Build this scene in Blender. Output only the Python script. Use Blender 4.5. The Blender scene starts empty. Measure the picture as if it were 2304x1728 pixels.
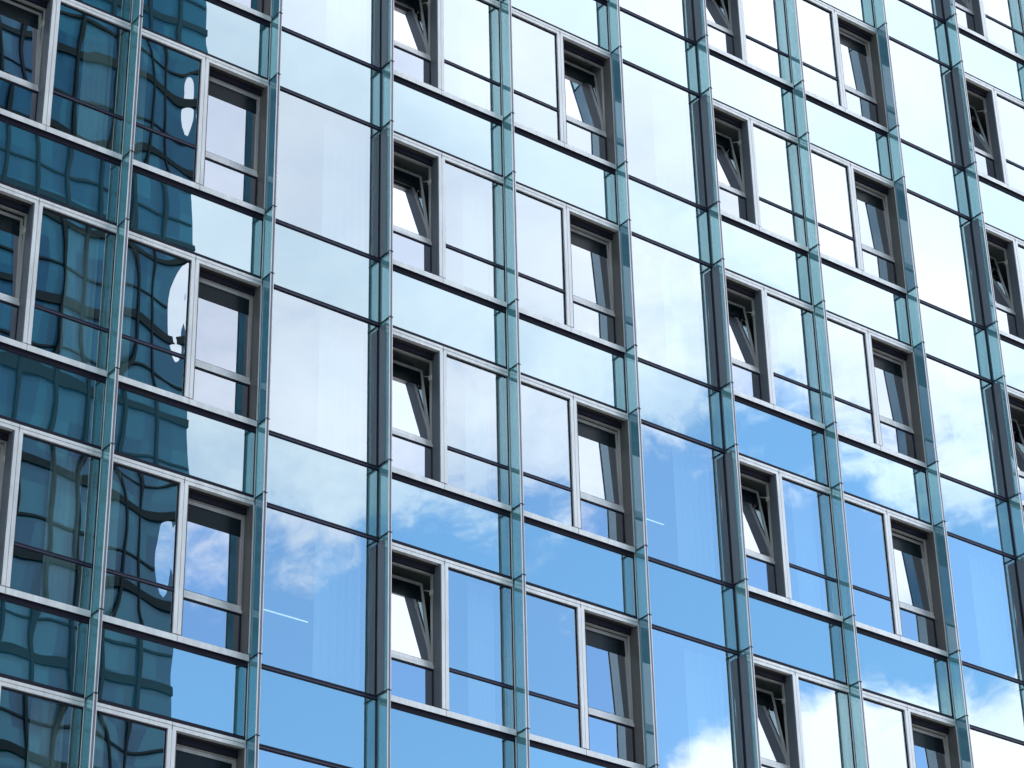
import bpy, math, random
from mathutils import Vector, Matrix

R = math.radians
rnd = random.Random(11)
sc = bpy.context.scene
col = sc.collection

# ------------------------------------------------------------------ materials
def new_mat(name):
    m = bpy.data.materials.new(name); m.use_nodes = True
    nt = m.node_tree; nt.nodes.clear()
    out = nt.nodes.new('ShaderNodeOutputMaterial')
    return m, nt, out

def N(nt, t, **kw):
    n = nt.nodes.new(t)
    for k, v in kw.items():
        if k in n.inputs: n.inputs[k].default_value = v
        else: setattr(n, k, v)
    return n

def L(nt, a, b): nt.links.new(a, b)

def metal(name, c, metallic=.35, rough=.42, var=.16):
    """satin anodised or painted metal with faint streaks and mottling"""
    m, nt, out = new_mat(name)
    b = N(nt, 'ShaderNodeBsdfPrincipled', Metallic=metallic, Roughness=rough)
    g = N(nt, 'ShaderNodeNewGeometry')
    mp = N(nt, 'ShaderNodeMapping'); mp.inputs['Scale'].default_value = (9, 9, 1.6)
    L(nt, g.outputs['Position'], mp.inputs['Vector'])
    n = N(nt, 'ShaderNodeTexNoise', Scale=1.0, Detail=5.0, Roughness=.6)
    L(nt, mp.outputs['Vector'], n.inputs['Vector'])
    r = N(nt, 'ShaderNodeMapRange'); r.inputs['From Min'].default_value = .3; r.inputs['From Max'].default_value = .7
    r.inputs['To Min'].default_value = 1 - var; r.inputs['To Max'].default_value = 1 + var * .5
    L(nt, n.outputs['Fac'], r.inputs['Value'])
    mx = N(nt, 'ShaderNodeMix', data_type='RGBA', blend_type='MULTIPLY'); mx.inputs[0].default_value = 1
    mx.inputs[6].default_value = (*c, 1)
    L(nt, r.outputs['Result'], mx.inputs[7]); L(nt, mx.outputs[2], b.inputs['Base Color'])
    r2 = N(nt, 'ShaderNodeMapRange'); r2.inputs['To Min'].default_value = rough - .08; r2.inputs['To Max'].default_value = rough + .1
    L(nt, n.outputs['Fac'], r2.inputs['Value']); L(nt, r2.outputs['Result'], b.inputs['Roughness'])
    L(nt, b.outputs[0], out.inputs[0])
    return m

def wave_normal(nt, amp, scale, stretch=(1, 1, 1)):
    """gentle roller-wave unevenness of float glass"""
    g = N(nt, 'ShaderNodeNewGeometry')
    mp = N(nt, 'ShaderNodeMapping'); mp.inputs['Scale'].default_value = stretch
    L(nt, g.outputs['Position'], mp.inputs['Vector'])
    n = N(nt, 'ShaderNodeTexNoise', Scale=scale, Detail=1.2, Roughness=.45)
    L(nt, mp.outputs['Vector'], n.inputs['Vector'])
    b = N(nt, 'ShaderNodeBump', Strength=1.0, Distance=amp)
    L(nt, n.outputs['Fac'], b.inputs['Height'])
    return b.outputs['Normal']

def glass(name, refl, gloss_tint, trans_tint, amp=.004, scale=1.7, body=None, stretch=(1, 1, .7)):
    """coated facade glass: strong mirror reflection over a tinted see-through (or painted) body"""
    m, nt, out = new_mat(name)
    nrm = wave_normal(nt, amp, scale, stretch)
    gl = N(nt, 'ShaderNodeBsdfGlossy', Roughness=0.0); gl.inputs['Color'].default_value = (*gloss_tint, 1)
    L(nt, nrm, gl.inputs['Normal'])
    oi = N(nt, 'ShaderNodeObjectInfo'); rr = N(nt, 'ShaderNodeMapRange'); rr.inputs['To Min'].default_value = .92; rr.inputs['To Max'].default_value = 1.03
    L(nt, oi.outputs['Random'], rr.inputs['Value'])
    gm = N(nt, 'ShaderNodeMix', data_type='RGBA', blend_type='MULTIPLY'); gm.inputs[0].default_value = 1; gm.inputs[6].default_value = (*gloss_tint, 1)
    L(nt, rr.outputs['Result'], gm.inputs[7]); L(nt, gm.outputs[2], gl.inputs['Color'])
    if body:
        bs = N(nt, 'ShaderNodeBsdfDiffuse'); bs.inputs['Color'].default_value = (*body, 1)
    else:
        bs = N(nt, 'ShaderNodeBsdfTransparent'); bs.inputs['Color'].default_value = (*trans_tint, 1)
    lw = N(nt, 'ShaderNodeLayerWeight', Blend=.5)
    r = N(nt, 'ShaderNodeMapRange'); r.inputs['To Min'].default_value = refl; r.inputs['To Max'].default_value = min(1, refl + .35)
    p = N(nt, 'ShaderNodeMath', operation='POWER'); p.inputs[1].default_value = 3
    L(nt, lw.outputs['Facing'], p.inputs[0]); L(nt, p.outputs[0], r.inputs['Value'])
    mx = N(nt, 'ShaderNodeMixShader')
    L(nt, r.outputs['Result'], mx.inputs[0]); L(nt, bs.outputs[0], mx.inputs[1]); L(nt, gl.outputs[0], mx.inputs[2])
    L(nt, mx.outputs[0], out.inputs[0])
    return m

def fin_glass(name, tint, refl=.07):
    """body-tinted glass blade; light rain streaks in the tint"""
    m, nt, out = new_mat(name)
    g = N(nt, 'ShaderNodeNewGeometry')
    mp = N(nt, 'ShaderNodeMapping'); mp.inputs['Scale'].default_value = (26, 26, .5)
    L(nt, g.outputs['Position'], mp.inputs['Vector'])
    n = N(nt, 'ShaderNodeTexNoise', Scale=1.0, Detail=3.0)
    L(nt, mp.outputs['Vector'], n.inputs['Vector'])
    r = N(nt, 'ShaderNodeMapRange'); r.inputs['From Min'].default_value = .3; r.inputs['From Max'].default_value = .7
    r.inputs['To Min'].default_value = .90; r.inputs['To Max'].default_value = 1.06
    L(nt, n.outputs['Fac'], r.inputs['Value'])
    mxc = N(nt, 'ShaderNodeMix', data_type='RGBA', blend_type='MULTIPLY'); mxc.inputs[0].default_value = 1
    mxc.inputs[6].default_value = (*tint, 1); L(nt, r.outputs['Result'], mxc.inputs[7])
    t = N(nt, 'ShaderNodeBsdfTransparent'); L(nt, mxc.outputs[2], t.inputs['Color'])
    gl = N(nt, 'ShaderNodeBsdfGlossy', Roughness=0.02)
    d = N(nt, 'ShaderNodeBsdfDiffuse'); d.inputs['Color'].default_value = (.20, .46, .50, 1)
    m1 = N(nt, 'ShaderNodeMixShader'); m1.inputs[0].default_value = refl
    L(nt, t.outputs[0], m1.inputs[1]); L(nt, gl.outputs[0], m1.inputs[2])
    m2 = N(nt, 'ShaderNodeMixShader'); m2.inputs[0].default_value = .34
    L(nt, m1.outputs[0], m2.inputs[1]); L(nt, d.outputs[0], m2.inputs[2])
    L(nt, m2.outputs[0], out.inputs[0])
    return m

def plain(name, c, rough=.8, spec=.3, noise=None):
    m, nt, out = new_mat(name)
    b = N(nt, 'ShaderNodeBsdfPrincipled', Roughness=rough)
    b.inputs['Specular IOR Level'].default_value = spec
    b.inputs['Base Color'].default_value = (*c, 1)
    if noise:
        g = N(nt, 'ShaderNodeNewGeometry')
        n = N(nt, 'ShaderNodeTexNoise', Scale=noise, Detail=6.0, Roughness=.6)
        L(nt, g.outputs['Position'], n.inputs['Vector'])
        mx = N(nt, 'ShaderNodeMix', data_type='RGBA')
        mx.inputs[6].default_value = (*[v * .75 for v in c], 1); mx.inputs[7].default_value = (*[v * 1.25 for v in c], 1)
        L(nt, n.outputs['Fac'], mx.inputs[0]); L(nt, mx.outputs[2], b.inputs['Base Color'])
    L(nt, b.outputs[0], out.inputs[0])
    return m

M = {}
M['alu'] = metal('satin_aluminium', (.75, .74, .725), .45, .42)
M['alu_shade'] = metal('shaded_aluminium', (.40, .395, .38), .3, .45)  # darker copy of the satin aluminium, recess shade painted in
M['alu_dark'] = metal('grey_anodised_edge', (.16, .16, .20), .3, .4)
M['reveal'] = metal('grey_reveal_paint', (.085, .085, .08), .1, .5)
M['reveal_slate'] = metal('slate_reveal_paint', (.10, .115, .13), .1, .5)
M['soffit'] = metal('shaded_soffit_paint', (.042, .040, .038), .1, .5)  # darker than the reveal: underside shade put into the colour
M['side'] = metal('side_panel_paint', (.30, .33, .40), .1, .45)
M['slate'] = metal('slate_panel_paint', (.125, .15, .18), .1, .45)
M['gasket'] = plain('black_gasket', (.014, .014, .026), .55, .15)
M['cap'] = metal('dark_transom_cap', (.045, .042, .085), .2, .4)
M['vision'] = glass('vision_glass', .56, (.89, .955, .995), (.62, .82, .82), amp=.0017, scale=1.1)
M['sash'] = glass('sash_glass', .53, (.90, .94, 1.03), (.32, .44, .48), amp=.0011, scale=1.15)
M['spandrel'] = glass('spandrel_glass', .56, (.80, .92, .945), None, amp=.0014, scale=1.1, body=(.018, .075, .105))
M['head'] = plain('sash_soffit_reflection', (.004, .010, .012), .25, .25)  # near-black stand-in for the soffit mirrored in the sash
m, nt, out = new_mat('pane_back'); t = N(nt, 'ShaderNodeBsdfTransparent'); L(nt, t.outputs[0], out.inputs[0]); M['clear'] = m
M['fin'] = fin_glass('fin_glass', (.71, .865, .88))
M['fin_blue'] = glass('fin_lined_glass', .13, (.8, .95, 1.0), None, amp=.0006, body=(.07, .195, .25))
M['room'] = plain('room_paint', (.13, .14, .14), .9, .2)
M['ceiling'] = plain('ceiling_paint', (.16, .17, .17), .9, .2)
M['curtain'] = plain('white_curtain', (.82, .82, .80), .9, .1)
M['cream'] = plain('cream_hardware', (.50, .47, .40), .5, .4)
m, nt, out = new_mat('lamp_tube'); e = N(nt, 'ShaderNodeEmission', Strength=.8); e.inputs[0].default_value = (1, .98, .92, 1); L(nt, e.outputs[0], out.inputs[0]); M['lamp'] = m
M['concrete'] = plain('core_concrete', (.30, .30, .29), .85, .2, 1.5)
M['roofing'] = plain('roof_gravel', (.25, .25, .24), .95, .1, 3)
M['asphalt'] = plain('asphalt', (.05, .05, .052), .9, .2, 2)
M['paving'] = plain('paving_stone', (.36, .35, .33), .9, .2, 1.2)
M['paint'] = plain('road_paint', (.75, .75, .72), .7, .2, 4)
M['tower_frame'] = plain('tower_frame_paint', (.004, .010, .014), .7, .04)
M['tower_band'] = plain('tower_band_panel', (.003, .010, .013), .7, .04, .8)
# glass of the tower over the street: dark, blue-green, panes differ a little
m, nt, out = new_mat('tower_glass')
b = N(nt, 'ShaderNodeBsdfPrincipled', Roughness=.12)
b.inputs['Specular IOR Level'].default_value = .25
g = N(nt, 'ShaderNodeNewGeometry')
mp = N(nt, 'ShaderNodeMapping'); mp.inputs['Scale'].default_value = (1 / 1.62, .01, 1 / 1.8)
L(nt, g.outputs['Position'], mp.inputs['Vector'])
fl = N(nt, 'ShaderNodeVectorMath', operation='FLOOR'); L(nt, mp.outputs[0], fl.inputs[0])
wn = N(nt, 'ShaderNodeTexWhiteNoise', noise_dimensions='3D'); L(nt, fl.outputs[0], wn.inputs['Vector'])
cr = N(nt, 'ShaderNodeValToRGB')
cr.color_ramp.elements[0].color = (.004, .042, .084, 1); cr.color_ramp.elements[1].color = (.013, .085, .128, 1)
cr.color_ramp.elements[0].position = .15; cr.color_ramp.elements[1].position = 1.0
L(nt, wn.outputs['Value'], cr.inputs[0]); L(nt, cr.outputs[0], b.inputs['Base Color'])
L(nt, b.outputs[0], out.inputs[0]); M['tower_glass'] = m

# ------------------------------------------------------------------ mesh helpers
class MB:
    def __init__(s): s.v = []; s.f = []; s.m = []; s.sm = []
    def box(s, x0, x1, y0, y1, z0, z1, mat=0, mtx=None):
        i = len(s.v)
        for z in (z0, z1):
            for y in (y0, y1):
                for x in (x0, x1):
                    p = Vector((x, y, z)); s.v.append(tuple(mtx @ p) if mtx else tuple(p))
        for q in ((0, 2, 3, 1), (4, 5, 7, 6), (0, 1, 5, 4), (2, 6, 7, 3), (0, 4, 6, 2), (1, 3, 7, 5)):
            s.f.append(tuple(i + k for k in q)); s.m.append(mat); s.sm.append(False)
        return s
    def pane(s, x0, x1, z0, z1, y, bow=0., tx=0., tz=0., th=.012, n=12, nz=14, mat=0, back=1, mtx=None):
        """glass sheet: the front is slightly pillowed and tilted, the back and edges are plain"""
        i = len(s.v); X = lambda p: tuple(mtx @ Vector(p)) if mtx else p
        for b in range(nz + 1):
            v = b / nz
            for a in range(n + 1):
                u = a / n
                d = -bow * math.sin(math.pi * u) ** 2 * math.sin(math.pi * v) ** .6 if 0 < v < 1 else 0
                d += tx * (u - .5) * (x1 - x0) + tz * (v - .5) * (z1 - z0)
                s.v.append(X((x0 + u * (x1 - x0), y + d, z0 + v * (z1 - z0))))
        for b in range(nz):
            for a in range(n):
                k = i + b * (n + 1) + a
                s.f.append((k, k + 1, k + n + 2, k + n + 1)); s.m.append(mat); s.sm.append(True)
        j = len(s.v)
        for p in ((x0, z0), (x1, z0), (x1, z1), (x0, z1)): s.v.append(X((p[0], y + th, p[1])))
        s.f.append((j, j + 3, j + 2, j + 1)); s.m.append(back); s.sm.append(False)
        return s
    def cyl(s, p0, p1, r, mat=0, n=10):
        p0 = Vector(p0); p1 = Vector(p1); d = (p1 - p0).normalized()
        a = d.orthogonal().normalized(); b = d.cross(a); i = len(s.v)
        for p in (p0, p1):
            for k in range(n):
                t = 2 * math.pi * k / n; s.v.append(tuple(p + a * r * math.cos(t) + b * r * math.sin(t)))
        for k in range(n):
            s.f.append((i + k, i + (k + 1) % n, i + n + (k + 1) % n, i + n + k)); s.m.append(mat); s.sm.append(True)
        s.f.append(tuple(i + k for k in reversed(range(n)))); s.m.append(mat); s.sm.append(False)
        s.f.append(tuple(i + n + k for k in range(n))); s.m.append(mat); s.sm.append(False)
        return s
    def mesh(s, name, mats):
        me = bpy.data.meshes.new(name); me.from_pydata(s.v, [], s.f)
        for mm in mats: me.materials.append(mm)
        me.polygons.foreach_set('material_index', s.m); me.polygons.foreach_set('use_smooth', s.sm)
        me.update(); return me

def link(name, me, parent=None, loc=(0, 0, 0)):
    o = bpy.data.objects.new(name, me); col.objects.link(o); o.parent = parent; o.location = loc
    return o

def empty(name, loc, label, cat):
    o = bpy.data.objects.new(name, None); col.objects.link(o); o.location = loc; o.empty_display_size = .5
    o['label'] = label; o['category'] = cat
    return o

# ------------------------------------------------------------------ dimensions of the facade
ZB = 27.4                      # sill line of storey 0 above the street
H = 3.6                        # storey height
S = 1.17                       # spandrel height
ZT = H - S                     # head line above the sill line
WID = [2.36, 2.3817, 2.0742, 2.3674, 2.368, 2.0303, 2.2988, 2.3879, 2.0415, 2.36, 2.37]
KIND = 'ABCABCABCAB'           # A: sash on the left, B: sash on the right, C: one clear pane
XF = [-WID[0]]
for w in WID: XF.append(XF[-1] + w)          # fin lines; XF[1] = 0
NB = len(WID)
ROWS = range(-4, 5)            # storey index n: sill line at ZB - n*H

# the photograph's viewpoint, used for the camera and to leave out what it cannot see
CAM = Vector((-14.1819, -27.6796, -25.7076 + ZB)); PITCH, ROLL, YAW = .5376, -.0227, .6511
FPX = 5933.9
f0 = Vector((math.sin(YAW), math.cos(YAW), 0)); rt = Vector((math.cos(YAW), -math.sin(YAW), 0)); zu = Vector((0, 0, 1))
fwd = f0 * math.cos(PITCH) + zu * math.sin(PITCH); up = -f0 * math.sin(PITCH) + zu * math.cos(PITCH)
cr_ = rt * math.cos(ROLL) + up * math.sin(ROLL); cu_ = -rt * math.sin(ROLL) + up * math.cos(ROLL)
def seen(x0, x1, z0, z1, m=.14):
    us = []; vs = []
    for x in (x0, x1):
        for z in (z0, z1):
            q = Vector((x, -.1, z)) - CAM; d = q.dot(fwd)
            us.append(.5 + FPX * q.dot(cr_) / d / 2304); vs.append(.5 - FPX * q.dot(cu_) / d / 1728)
    return max(us) > -m and min(us) < 1 + m and max(vs) > -m and min(vs) < 1 + m

bld = empty('office_building', (8, 0, 0), 'glass-fronted office block filling the whole view, with projecting glass fins and tilted aluminium sash windows', 'building')
BX = -8.0                      # child offset so that children use facade coordinates
def part(name, me, parent, loc=(0, 0, 0)):
    p = Vector(loc)
    if parent is bld: p = p + Vector((BX, 0, 0))
    return link(name, me, parent, p)

# ------------------------------------------------------------------ units
def mirror(mb, w):
    mb.v = [(w - x, y, z) for x, y, z in mb.v]; mb.f = [tuple(reversed(f)) for f in mb.f]; return mb

cache = {}
def cached(key, fn):
    if key not in cache: cache[key] = fn()
    return cache[key]

FR = -.05          # front of the window frame
RD = .13           # depth of the sash plane
MX0, MX1 = 1.065, 1.185

def window_frame(w, flip, jamb):
    b = MB()
    xa, xb = .02, w - .02
    # head: two strips with a groove between
    b.box(xa, xb, FR, .02, ZT - .047, ZT - .002, 0); b.box(xa, xb, FR + .004, .02, ZT - .105, ZT - .053, 0)
    b.box(xa + .004, xb - .004, FR + .016, .02, ZT - .0528, ZT - .0472, 1)
    # sill with a drip nose and a shallow fall
    i = len(b.v); b.box(xa, xb, FR - .008, .03, -.035, .055, 0)
    for k in (i + 6, i + 7): b.v[k] = (b.v[k][0], b.v[k][1], .075)
    b.box(xa, xb, FR - .004, .0, -.0395, -.0352, 1)  # black strip painting in the shade under the sill nose
    # mullion
    b.box(MX0, 1.122, FR + .002, .02, .0755, ZT - .1052, 0); b.box(1.128, MX1, FR + .002, .02, .0755, ZT - .1052, 0)
    b.box(1.1223, 1.1277, FR + .016, .02, .078, ZT - .106, 1)
    # mitre joints, thin dark slots standing a hair proud
    b.box(1.1225, 1.1275, FR - .0012, FR + .01, ZT - .105, ZT - .003, 1)
    b.box(1.1225, 1.1275, FR - .0092, FR - .004, -.034, .054, 1)
    # jamb edge strip at the fin
    b.box(.014, .030, FR - .004, .02, .0756, ZT - .1054, 0)
    # gaskets round the fixed pane
    b.box(MX1 + .0005, MX1 + .016, -.016, .02, .0757, ZT - .1055, 1)
    b.box(MX1 + .016, w - .03, -.018, .02, ZT - .130, ZT - .1056, 1)
    if flip: mirror(b, w)
    return b.mesh('window_frame', [M['alu'], M['gasket']])

def reveal_mesh(w, flip, mat):
    b = MB()
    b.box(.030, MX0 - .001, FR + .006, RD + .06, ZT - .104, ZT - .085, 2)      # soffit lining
    b.box(MX0 - .016, MX0 - .0005, FR + .008, RD + .06, .077, ZT - .1045, 0)    # jamb at the mullion
    b.box(.0302, .046, FR + .008, RD + .06, .077, ZT - .1045, 0)               # jamb at the fin
    b.box(.046, MX0 - .016, .032, RD + .06, .05, .066, 0)
    b.box(.046, MX0 - .016, RD - .035, RD + .02, ZT - .195, ZT - .1042, 1)        # solid black box painting the shadow gap over the sash
    if flip: mirror(b, w)
    return b.mesh('reveal', [mat, M['gasket'], M['soffit']])

ZR = .735         # sash transom
def fixed_transom(w, flip):
    b = MB()
    b.box(MX1 + .0165, w - .03, -.022, .006, .690, .745, 0)
    b.box(MX1 + .0165, w - .03, -.026, -.021, .698, .716, 1)
    if flip: mirror(b, w)
    return b.mesh('transom', [M['gasket'], M['cap']])

def casing_mesh(w, flip):
    b = MB(); x0, x1 = .047, MX0 - .017
    b.box(x0, x1, RD, RD + .06, ZR, ZR + .05, 0)                    # transom
    b.box(x0, x1, RD + .008, RD + .05, ZR - .028, ZR - .0005, 1)     # dark glazing gasket
    b.box(x0, x0 + .022, RD + .01, RD + .05, .067, ZR - .029, 1); b.box(x1 - .012, x1, RD + .01, RD + .05, .067, ZR - .029, 1)
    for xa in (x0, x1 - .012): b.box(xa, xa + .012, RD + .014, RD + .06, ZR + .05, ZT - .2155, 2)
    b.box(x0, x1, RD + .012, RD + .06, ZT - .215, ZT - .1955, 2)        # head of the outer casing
    if flip: mirror(b, w)
    return b.mesh('casing', [M['alu'], M['gasket'], M['alu_shade']])

def sash_matrix(w, flip, tilt):
    piv = Vector((0, RD + .006, ZR + .055))
    return Matrix.Translation(piv) @ Matrix.Rotation(-tilt, 4, 'X') if False else Matrix.Translation(piv) @ Matrix.Rotation(R(-tilt) * -1 * -1, 4, 'X')

SX0, SX1, SH = .060, MX0 - .028, ZT - .222 - (ZR + .055)
HP = .25          # black strip painting the soffit's reflection along each sash top
def sash_mesh(w, flip, tilt):
    b = MB(); mt = sash_matrix(w, flip, tilt)
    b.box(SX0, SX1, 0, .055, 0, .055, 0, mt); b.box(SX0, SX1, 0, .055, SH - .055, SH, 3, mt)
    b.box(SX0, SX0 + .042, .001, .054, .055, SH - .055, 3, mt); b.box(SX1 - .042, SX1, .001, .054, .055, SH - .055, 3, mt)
    b.box(SX0 + .042, SX1 - .042, .004, .05, .0555, .064, 1, mt); b.box(SX0 + .042, SX1 - .042, .004, .05, SH - .066, SH - .0555, 1, mt)
    b.box(SX0 - .004, SX1 + .004, .015, .05, -.008, -.0005, 1, mt)
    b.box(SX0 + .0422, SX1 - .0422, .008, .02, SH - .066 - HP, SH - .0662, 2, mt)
    if flip: mirror(b, w)
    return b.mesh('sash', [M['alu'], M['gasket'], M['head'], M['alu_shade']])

def sash_pane_mesh(w, flip, tilt):
    b = MB(); mt = sash_matrix(w, flip, tilt)
    b.pane(SX0 + .042, SX1 - .042, .064, SH - .066 - HP, .014, rnd.uniform(-.0004, .0006), rnd.uniform(-.001, .001), rnd.uniform(-.001, .001), mtx=mt)
    if flip: mirror(b, w)
    return b.mesh('sash_pane', [M['sash'], M['clear']])

def lower_pane_mesh(w, flip):
    b = MB().pane(.047 + .022, MX0 - .029, .0665, ZR - .028, RD + .02, rnd.uniform(-.0004, .0006), rnd.uniform(-.001, .001), rnd.uniform(-.001, .001))
    if flip: mirror(b, w)
    return b.mesh('lower_pane', [M['sash'], M['clear']])

def fixed_pane_mesh(w, flip, bow, tx=None):
    if tx is None: tx = rnd.uniform(-.0012, .0012)
    elif flip: tx = -tx          # the unit is mirrored afterwards
    b = MB().pane(MX1 + .012, w - .026, .060, ZT - .104, -.004, bow, tx, rnd.uniform(-.002, .002), n=24, nz=24)
    if flip: mirror(b, w)
    return b.mesh('fixed_pane', [M['vision'], M['clear']])

def stay_mesh(w, flip, tilt):
    """hinge blocks and stay arm in the gap beside a tilted sash"""
    b = MB(); mt = sash_matrix(w, flip, tilt); x = SX1 + .006
    t = mt @ Vector((0, .03, SH * .93)); q = Vector((0, RD + .03, t.z - .12))
    b.cyl((x, t.y, t.z), (x, q.y, q.z), .009, 0)
    b.box(x - .01, x + .008, q.y - .02, q.y + .05, q.z - .05, q.z + .03, 0)
    if flip: mirror(b, w)
    return b.mesh('stay_arm', [M['cream']])

def curtain_mesh(x0, x1):
    b = MB(); n = 40; i = len(b.v); y = .36
    for k in range(n + 1):
        x = x0 + (x1 - x0) * k / n; d = .007 * math.sin(k * .9) + .002 * math.sin(k * 2.9)
        b.v += [(x, y + d, .02), (x, y + d, ZT + .02), (x, y + d + .004, .02), (x, y + d + .004, ZT + .02)]
    for k in range(n):
        a = i + 4 * k
        b.f += [(a, a + 4, a + 5, a + 1), (a + 2, a + 3, a + 7, a + 6)]; b.m += [0, 0]; b.sm += [True, True]
    return b.mesh('curtain', [M['curtain']])

# opening of each sash, read off the photograph (degrees), by (bay, storey)
def tilt_of(i, n):
    k = KIND[i]
    if k == 'A': base = {0: 3.0, 3: 9.5, 6: 10.5, 9: 11.5}[i]; return base + rnd.uniform(-1.3, 1.0)
    if i == 1: return .25
    if i == 4: return 8.0 if n == 0 else 2.6
    return 2.6 + rnd.uniform(-.6, .8)

def spandrel_mesh(w, kind):
    b = MB()
    z0, z1 = ((-1.098, -.100) if kind != 'C' else (-1.145, -.058))
    b.pane(.012, w - .012, z0 - .01, z1 + .01, 0, rnd.uniform(-.0005, .0007), rnd.uniform(-.0016, .0016), rnd.uniform(-.0018, .0018), n=20, nz=12)
    return b.mesh('spandrel_panel', [M['spandrel'], M['gasket']])

def gasket_mesh(w, lo, hi, y=-.02, cap=True):
    b = MB().box(.014, w - .014, y, .03, lo, hi, 0)
    if cap: b.box(.014, w - .014, y - .006, y - .0005, lo + .006, lo + .024, 1)
    return b.mesh('transom', [M['gasket'], M['cap']])

FD = .285
def fin_mesh(h, blue):
    return MB().box(-.008, .008, -FD + .012, -.022, .008, h - .008, 0).mesh('glass_fin', [M['fin_blue' if blue else 'fin']])
def trim_mesh(h, nextto):
    b = MB().box(-.022, -.0085, -FD - .002, -FD + .007, .006, h - .006, 0)
    b.box(-.0083, .024, -FD, -FD + .0118, .006, h - .006, 1)
    b.box(.0242, .036 if nextto else .031, -FD - .002, -FD + .007, .006, h - .006, 0)
    return b.mesh('edge_trim', [M['alu'], M['alu_dark']])
def clip_mesh(h, win):
    b = MB().box(-.013, .013, -.021, .03, .0, h, 0)
    b.box(-.0135, -.0083, -.030, -.0212, .008, h - .008, 1 if win != 'ca' else 2); b.box(.0083, .0135, -.034, -.0212, .008, h - .008, 2)
    return b.mesh('root_profile', [M['gasket'], M['alu'], M['cap']])
def bracket_mesh():
    b = MB().box(-.021, .024, -FD - .012, -.0213, -.0055, .0055, 0)
    b.box(.0242, .044, -FD - .006, -FD + .006, -.004, .006, 0)
    return b.mesh('bracket', [M['gasket']])
def backing_mesh(h):
    return MB().box(-.024, -.0095, -.185, -.0305, .02, h - .075, 0).mesh('backing_panel', [M['slate']])

rest = MB()       # plain cladding of the front that lies outside the photograph
for i in range(NB):
    w, k = WID[i], KIND[i]
    x = XF[i]
    for n in ROWS:
        zb = ZB - n * H
        # spandrel below the sill line
        if seen(x, x + w, zb - S, zb):
            sp = part('spandrel_panel', spandrel_mesh(w, k), bld, (x, 0, zb))
            if k == 'C':
                g1 = cached(('gc', i), lambda: gasket_mesh(w, -.058, .006)); g2 = cached(('gd', i), lambda: gasket_mesh(w, -1.210, -1.146))
            else:
                g1 = cached(('ga', i), lambda: gasket_mesh(w, -.106, -.0355, cap=False)); g2 = cached(('gb', i), lambda: gasket_mesh(w, -1.169, -1.102, cap=False))
            part('transom', g1, sp); part('transom', g2, sp)
        else:
            rest.box(x + .03, x + w - .03, 0, .05, zb - S + .03, zb - .03, 0)
        # vision zone above the sill line
        if not seen(x, x + w, zb, zb + ZT):
            rest.box(x + .03, x + w - .03, 0, .05, zb + .03, zb + ZT - .03, 0); continue
        if k == 'C':
            me = MB().pane(.012, w - .012, .0, ZT - .035, 0, rnd.uniform(-.0008, .0010), rnd.uniform(-.002, .002), rnd.uniform(-.002, .002), n=20, nz=22).mesh('glass_panel', [M['vision'], M['clear']])
            gp = part('glass_panel', me, bld, (x, 0, zb))
            part('curtain', cached(('cu', i), lambda: curtain_mesh(w * .60, w - .06)), gp)
            if (i, n) in ((2, 3), (5, 2)):
                b = MB().cyl((.85, 1.2, 1.50), (1.68, 1.2, 1.50), .008, 0); b.box(.84, 1.69, 1.185, 1.215, 1.509, 1.535, 1)
                for xx in (1.0, 1.5): b.cyl((xx, 1.2, 1.536), (xx, 1.2, ZT + .015), .003, 1)
                part('pendant_lamp', cached(('la', i), lambda: b.mesh('pendant_lamp', [M['lamp'], M['ceiling']])), gp)
            continue
        flip = k == 'B'
        win = part('window', cached(('fr', i), lambda: window_frame(w, flip, None)), bld, (x, 0, zb))
        part('reveal', cached(('re', i), lambda: reveal_mesh(w, flip, M['reveal'] if flip else M['reveal_slate'])), win)
        part('casing', cached(('ca', i), lambda: casing_mesh(w, flip)), win)
        tl = tilt_of(i, n)
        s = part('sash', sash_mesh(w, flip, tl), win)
        if tl > 5: s['label'] = 'sash tilted open at the top'
        part('sash_pane', sash_pane_mesh(w, flip, tl), win)
        part('lower_pane', lower_pane_mesh(w, flip), win)
        bow = rnd.uniform(.0021, .0028) if i == 1 else rnd.uniform(-.0008, .0010)
        part('fixed_pane', fixed_pane_mesh(w, flip, bow, rnd.uniform(.0002, .0013) if i == 1 else None), win)
        part('transom', cached(('ft', i), lambda: fixed_transom(w, flip)), win)
        if tl > 2: part('stay_arm', stay_mesh(w, flip, tl), win)
        if flip: cm = cached(('cu', i), lambda: curtain_mesh(.08, .50))
        else: cm = cached(('cu', i), lambda: curtain_mesh(w - .55, w - .08))
        part('curtain', cm, win)
        if k == 'A':
            part('side_panel', cached(('si', i), lambda: MB().box(.0462, .20, -.03, .02, .078, ZT - .106, 0).mesh('side_panel', [M['side']])), win)

# fins: one glass blade per band, with its edge trim, root profile and bracket
for i in range(NB + 1):
    x = XF[i]; left = KIND[(i - 1) % 3]; ca = left == 'C'; bc = left == 'B'
    for n in ROWS:
        zb = ZB - n * H
        for z, h, vis in ((zb, ZT, True), (zb - S, S, False)):
            if not seen(x - .05, x + .05, z, z + h, .1):
                rest.box(x - .01, x + .01, -FD, .05, z + .01, z + h - .01, 0); continue
            blue = vis and bc
            f = part('glass_fin', cached(('fi', vis, blue), lambda: fin_mesh(h, blue)), bld, (x, 0, z))
            win = vis and not ca
            part('edge_trim', cached(('tr', vis, vis), lambda: trim_mesh(h, vis)), f)
            part('root_profile', cached(('cl', vis, ca), lambda: clip_mesh(h, 'ca' if ca else '')), f)
            part('bracket', cached('br', bracket_mesh), f, (0, 0, h))
            if vis and ca:
                part('backing_panel', cached('bp', lambda: backing_mesh(h)), f)

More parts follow.
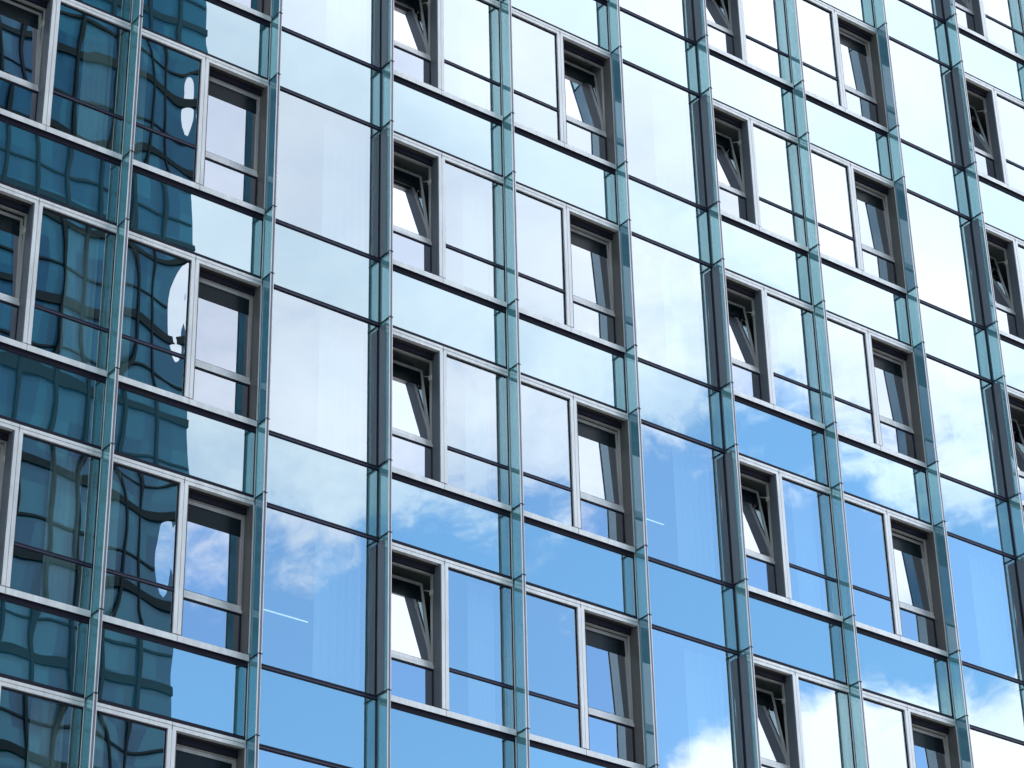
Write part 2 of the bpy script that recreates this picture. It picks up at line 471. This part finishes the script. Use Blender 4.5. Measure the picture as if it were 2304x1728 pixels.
# structure behind the front
x0, x1 = XF[0] - .1, XF[-1] + .1
ztop = ZB + 4 * H + ZT; zbot = ZB - 4 * H - S
slabs = []
for n in range(-5, 5):
    zb = ZB - n * H
    part('floor_slab', MB().box(x0 + .02, x1 - .02, .10, 3.6, zb - S + .02, zb - .06, 0).mesh('floor_slab', [M['ceiling']]), bld)
part('back_wall', MB().box(x0 + .02, x1 - .02, 3.601, 3.75, zbot - .5, ztop, 0).mesh('back_wall', [M['room']]), bld)
for i in range(1, NB):
    b = MB()
    for n in ROWS:
        zb = ZB - n * H; b.box(XF[i] - .05, XF[i] + .05, .22, 3.598, zb - .058, zb + ZT + .018, 0)
    part('partition_wall', b.mesh('partition_wall', [M['room']]), bld)
part('core', MB().box(x0, x1, 3.76, 18, 0, ztop + .3, 0).box(x0, x0 + .08, -.0, 3.755, 0, ztop + .3, 0).box(x1 - .08, x1, 0, 3.755, 0, ztop + .3, 0)
     .box(x0 + .081, x1 - .081, .02, 3.755, 0, zbot - .6, 0).mesh('core', [M['concrete']]), bld)
part('roof', MB().box(x0 - .1, x1 + .1, -.35, 18.1, ztop + .301, ztop + .8, 0).mesh('roof', [M['roofing']]), bld)
for j in range(int(zbot // H) + 1):
    rest.box(x0 + .1, x1 - .1, -.02, .018, max(.02, zbot - (j + 1) * H + .05), zbot - j * H - .05, 0)
part('cladding', rest.mesh('cladding', [M['spandrel']]), bld)

# ------------------------------------------------------------------ the tower over the street, seen as a reflection
TX, TY, TH = 34.9, -60.0, 112.0
tw = empty('office_tower', (TX - 35, TY - 12, 0), 'dark glass tower across the street, mirrored in the leftmost panes of the office block', 'building')
o = link('glazing', MB().box(-35, 34.88, -12, 11.9, 0, TH, 0).mesh('glazing', [M['tower_glass']]), tw, (0, 0, 0))
b = MB()
k = 0; xx = 33.25
while xx > -35:
    b.box(xx - .085, xx + .085, 11.9, 12.06, .3, TH, 0); xx -= 1.62
    k += 1
for j in range(15): b.box(34.87, 34.93, -11.9 + j * 1.62, -11.76 + j * 1.62, .3, TH, 0)
link('mullion_grid', b.mesh('mullion_grid', [M['tower_frame']]), tw)
b = MB(); z = 3.2
while z < TH:
    b.box(-35, 34.92, -12.02, 12.02, z, z + .42, 0)
    b.box(-35, 34.8, -11.98, 11.985, z + 1.85, z + 1.97, 1); z += 4.3
link('floor_bands', b.mesh('floor_bands', [M['tower_band'], M['tower_frame']]), tw)
link('parapet', MB().box(-35.1, 35.0, -12.1, 12.1, TH, TH + 1.2, 0).mesh('parapet', [M['tower_frame']]), tw)

# ------------------------------------------------------------------ ground
def struct(name, mb, mats):
    o = link(name, mb.mesh(name, mats)); o['kind'] = 'structure'; return o
def sheet(x0, x1, y0, y1, z):
    b = MB(); b.v = [(x0, y0, z), (x1, y0, z), (x1, y1, z), (x0, y1, z)]; b.f = [(0, 1, 2, 3)]; b.m = [0]; b.sm = [False]; return b
struct('ground', sheet(-3000, 3000, -3000, 3000, -.02), [M['paving']])
struct('road', sheet(-400, 400, -46, -31, -.014), [M['asphalt']])
b = MB()
for j in range(-60, 60): b.box(j * 6, j * 6 + 3, -38.6, -38.45, -.0135, -.010, 0)
struct('road_markings', b, [M['paint']])
struct('pavement', MB().box(-400, 400, -30.9, -.6, -.01, .10, 0), [M['paving']])

# ------------------------------------------------------------------ sky and light
SUN_AZ, SUN_EL = 64.0, 42.0          # from +Y towards +X
w = bpy.data.worlds.new('World'); sc.world = w; w.use_nodes = True
nt = w.node_tree; nt.nodes.clear()
out = nt.nodes.new('ShaderNodeOutputWorld'); bg = nt.nodes.new('ShaderNodeBackground'); bg.inputs['Strength'].default_value = .14
L(nt, bg.outputs[0], out.inputs[0])
sky = nt.nodes.new('ShaderNodeTexSky'); sky.sky_type = 'NISHITA'; sky.sun_disc = False
sky.sun_elevation = R(SUN_EL); sky.sun_rotation = R(SUN_AZ); sky.air_density = 1.0; sky.dust_density = .6; sky.ozone_density = 1.6
tc = nt.nodes.new('ShaderNodeTexCoord')
sp = nt.nodes.new('ShaderNodeSeparateXYZ'); L(nt, tc.outputs['Generated'], sp.inputs[0])
def mth(op, a, b=None, c=None, clamp=False):
    n = nt.nodes.new('ShaderNodeMath'); n.operation = op; n.use_clamp = clamp
    for i, v in enumerate((a, b, c)):
        if v is None: continue
        if isinstance(v, (int, float)): n.inputs[i].default_value = v
        else: L(nt, v, n.inputs[i])
    return n.outputs[0]
el = mth('MULTIPLY', mth('ARCSINE', sp.outputs['Z']), 57.29578)
az = mth('MULTIPLY', mth('ARCTAN2', sp.outputs['X'], mth('MULTIPLY', sp.outputs['Y'], -1)), 57.29578)
def noise(scale, detail, rough, off=(0, 0, 0), dist=0.):
    mp = nt.nodes.new('ShaderNodeMapping'); mp.inputs['Location'].default_value = off; mp.inputs['Scale'].default_value = (1, 1, 1.5)
    L(nt, tc.outputs['Generated'], mp.inputs['Vector'])
    n = nt.nodes.new('ShaderNodeTexNoise'); n.inputs['Scale'].default_value = scale; n.inputs['Detail'].default_value = detail
    n.inputs['Roughness'].default_value = rough; n.inputs['Distortion'].default_value = dist
    L(nt, mp.outputs[0], n.inputs['Vector']); return n.outputs['Fac']
def curve(val, pts, lo, hi, ylo, yhi):
    """height of a cloud bank's edge along the horizon"""
    t = mth('DIVIDE', mth('SUBTRACT', val, lo), hi - lo, clamp=True)
    n = nt.nodes.new('ShaderNodeFloatCurve'); L(nt, t, n.inputs['Value'])
    c = n.mapping.curves[0]
    P = [((a - lo) / (hi - lo), (b - ylo) / (yhi - ylo)) for a, b in pts]
    while len(c.points) < len(P): c.points.new(.5, .5)
    for q, p in zip(c.points, P): q.location = p
    n.mapping.update()
    return mth('ADD', mth('MULTIPLY', n.outputs[0], yhi - ylo), ylo)
def sstep(v, a, b):
    n = nt.nodes.new('ShaderNodeMapRange'); n.interpolation_type = 'SMOOTHSTEP'
    L(nt, v, n.inputs['Value']); n.inputs['From Min'].default_value = a; n.inputs['From Max'].default_value = b
    return n.outputs['Result']
nA = noise(13, 9, .62, (.3, .1, .2), .25); nB = noise(42, 6, .6, (1.7, 0, .4)); nC = noise(4.5, 5, .55, (.2, 2.2, 0))
frag = mth('ADD', mth('MULTIPLY', mth('SUBTRACT', nA, .5), 9.0), mth('MULTIPLY', mth('SUBTRACT', nB, .5), 4.5))
up_edge = curve(az, [(0, 27), (24, 27.0), (31.5, 27.4), (37, 27.3), (40.5, 28.9), (42.8, 29.4), (45.5, 28.6), (48.5, 27.9), (60, 27.5), (90, 27)], 0, 90, 20, 35)
lo_edge = curve(az, [(0, 12), (30, 14), (37, 18), (40, 21.8), (41.8, 23.0), (44.5, 23.4), (46, 23.6), (48.5, 24.1), (52, 24.6), (60, 24), (90, 22)], 0, 90, 10, 30)
upper = sstep(mth('ADD', mth('SUBTRACT', el, up_edge), frag), -.7, 1.0)
thin = mth('ADD', mth('MULTIPLY', sstep(nC, .30, .62), .30), .70)
thin2 = sstep(mth('ADD', mth('SUBTRACT', el, up_edge), mth('MULTIPLY', mth('SUBTRACT', nA, .5), 16)), -1.5, 5.0)
upper = mth('MULTIPLY', upper, mth('MULTIPLY', thin, mth('ADD', mth('MULTIPLY', thin2, .42), .58)))
lower = sstep(mth('ADD', mth('SUBTRACT', lo_edge, el), mth('MULTIPLY', frag, .38)), -.3, .7)
cov = mth('MAXIMUM', upper, lower, clamp=True)
# far from the photographed part of the sky: broken cloud
broken = sstep(noise(3.2, 8, .6, (4, 1, 2)), .40, .56)
side = sstep(mth('ABSOLUTE', mth('SUBTRACT', az, 37.5)), 28, 50)
mixc = nt.nodes.new('ShaderNodeMix'); L(nt, side, mixc.inputs[0]); L(nt, cov, mixc.inputs[2]); L(nt, broken, mixc.inputs[3])
# cloud brightness: fuller towards the sun's side
cb = mth('ADD', mth('ADD', mth('MULTIPLY', side, 3.0), mth('MULTIPLY', sstep(el, 34, 48), 1.6)), mth('ADD', mth('MULTIPLY', sstep(az, 28, 50), 2.0), mth('ADD', 4.25, mth('MULTIPLY', nA, 2.4))))
cc = nt.nodes.new('ShaderNodeMix'); cc.data_type = 'RGBA'; cc.blend_type = 'MULTIPLY'; cc.inputs[0].default_value = 1
cc.inputs[6].default_value = (.93, 1.0, 1.09, 1); L(nt, cb, cc.inputs[7])
tint = nt.nodes.new('ShaderNodeMix'); tint.data_type = 'RGBA'; tint.blend_type = 'MULTIPLY'; tint.inputs[0].default_value = 1
L(nt, sky.outputs[0], tint.inputs[6]); tint.inputs[7].default_value = (.98, 1.28, 1.36, 1)
fin = nt.nodes.new('ShaderNodeMix'); fin.data_type = 'RGBA'
L(nt, mixc.outputs[0], fin.inputs[0]); L(nt, tint.outputs[2], fin.inputs[6]); L(nt, cc.outputs[2], fin.inputs[7])
L(nt, fin.outputs[2], bg.inputs['Color'])

sl = bpy.data.lights.new('sun', 'SUN'); sl.energy = 3.0; sl.angle = R(.5); sl.color = (1, .96, .9)
so = bpy.data.objects.new('sun', sl); col.objects.link(so)
sd = Vector((math.sin(R(SUN_AZ)) * math.cos(R(SUN_EL)), math.cos(R(SUN_AZ)) * math.cos(R(SUN_EL)), math.sin(R(SUN_EL))))
so.rotation_euler = sd.to_track_quat('Z', 'Y').to_euler(); so.location = (0, 40, 80)

# ------------------------------------------------------------------ camera
cd = bpy.data.cameras.new('camera'); cam = bpy.data.objects.new('camera', cd); col.objects.link(cam)
cd.sensor_width = 36; cd.sensor_fit = 'HORIZONTAL'; cd.lens = FPX / 2304 * 36; cd.clip_end = 6000; cd.clip_start = .1
mw = Matrix((cr_, cu_, -fwd)).transposed().to_4x4(); mw.translation = CAM
cam.matrix_world = mw
sc.camera = cam
vs = sc.view_settings; vs.view_transform = 'Standard'; vs.look = 'None'; vs.gamma = 1; vs.use_curve_mapping = False
vs.exposure = 1.0
sc.cycles.max_bounces = 14; sc.cycles.transparent_max_bounces = 24; sc.cycles.glossy_bounces = 8
sc.cycles.caustics_reflective = False; sc.cycles.caustics_refractive = False
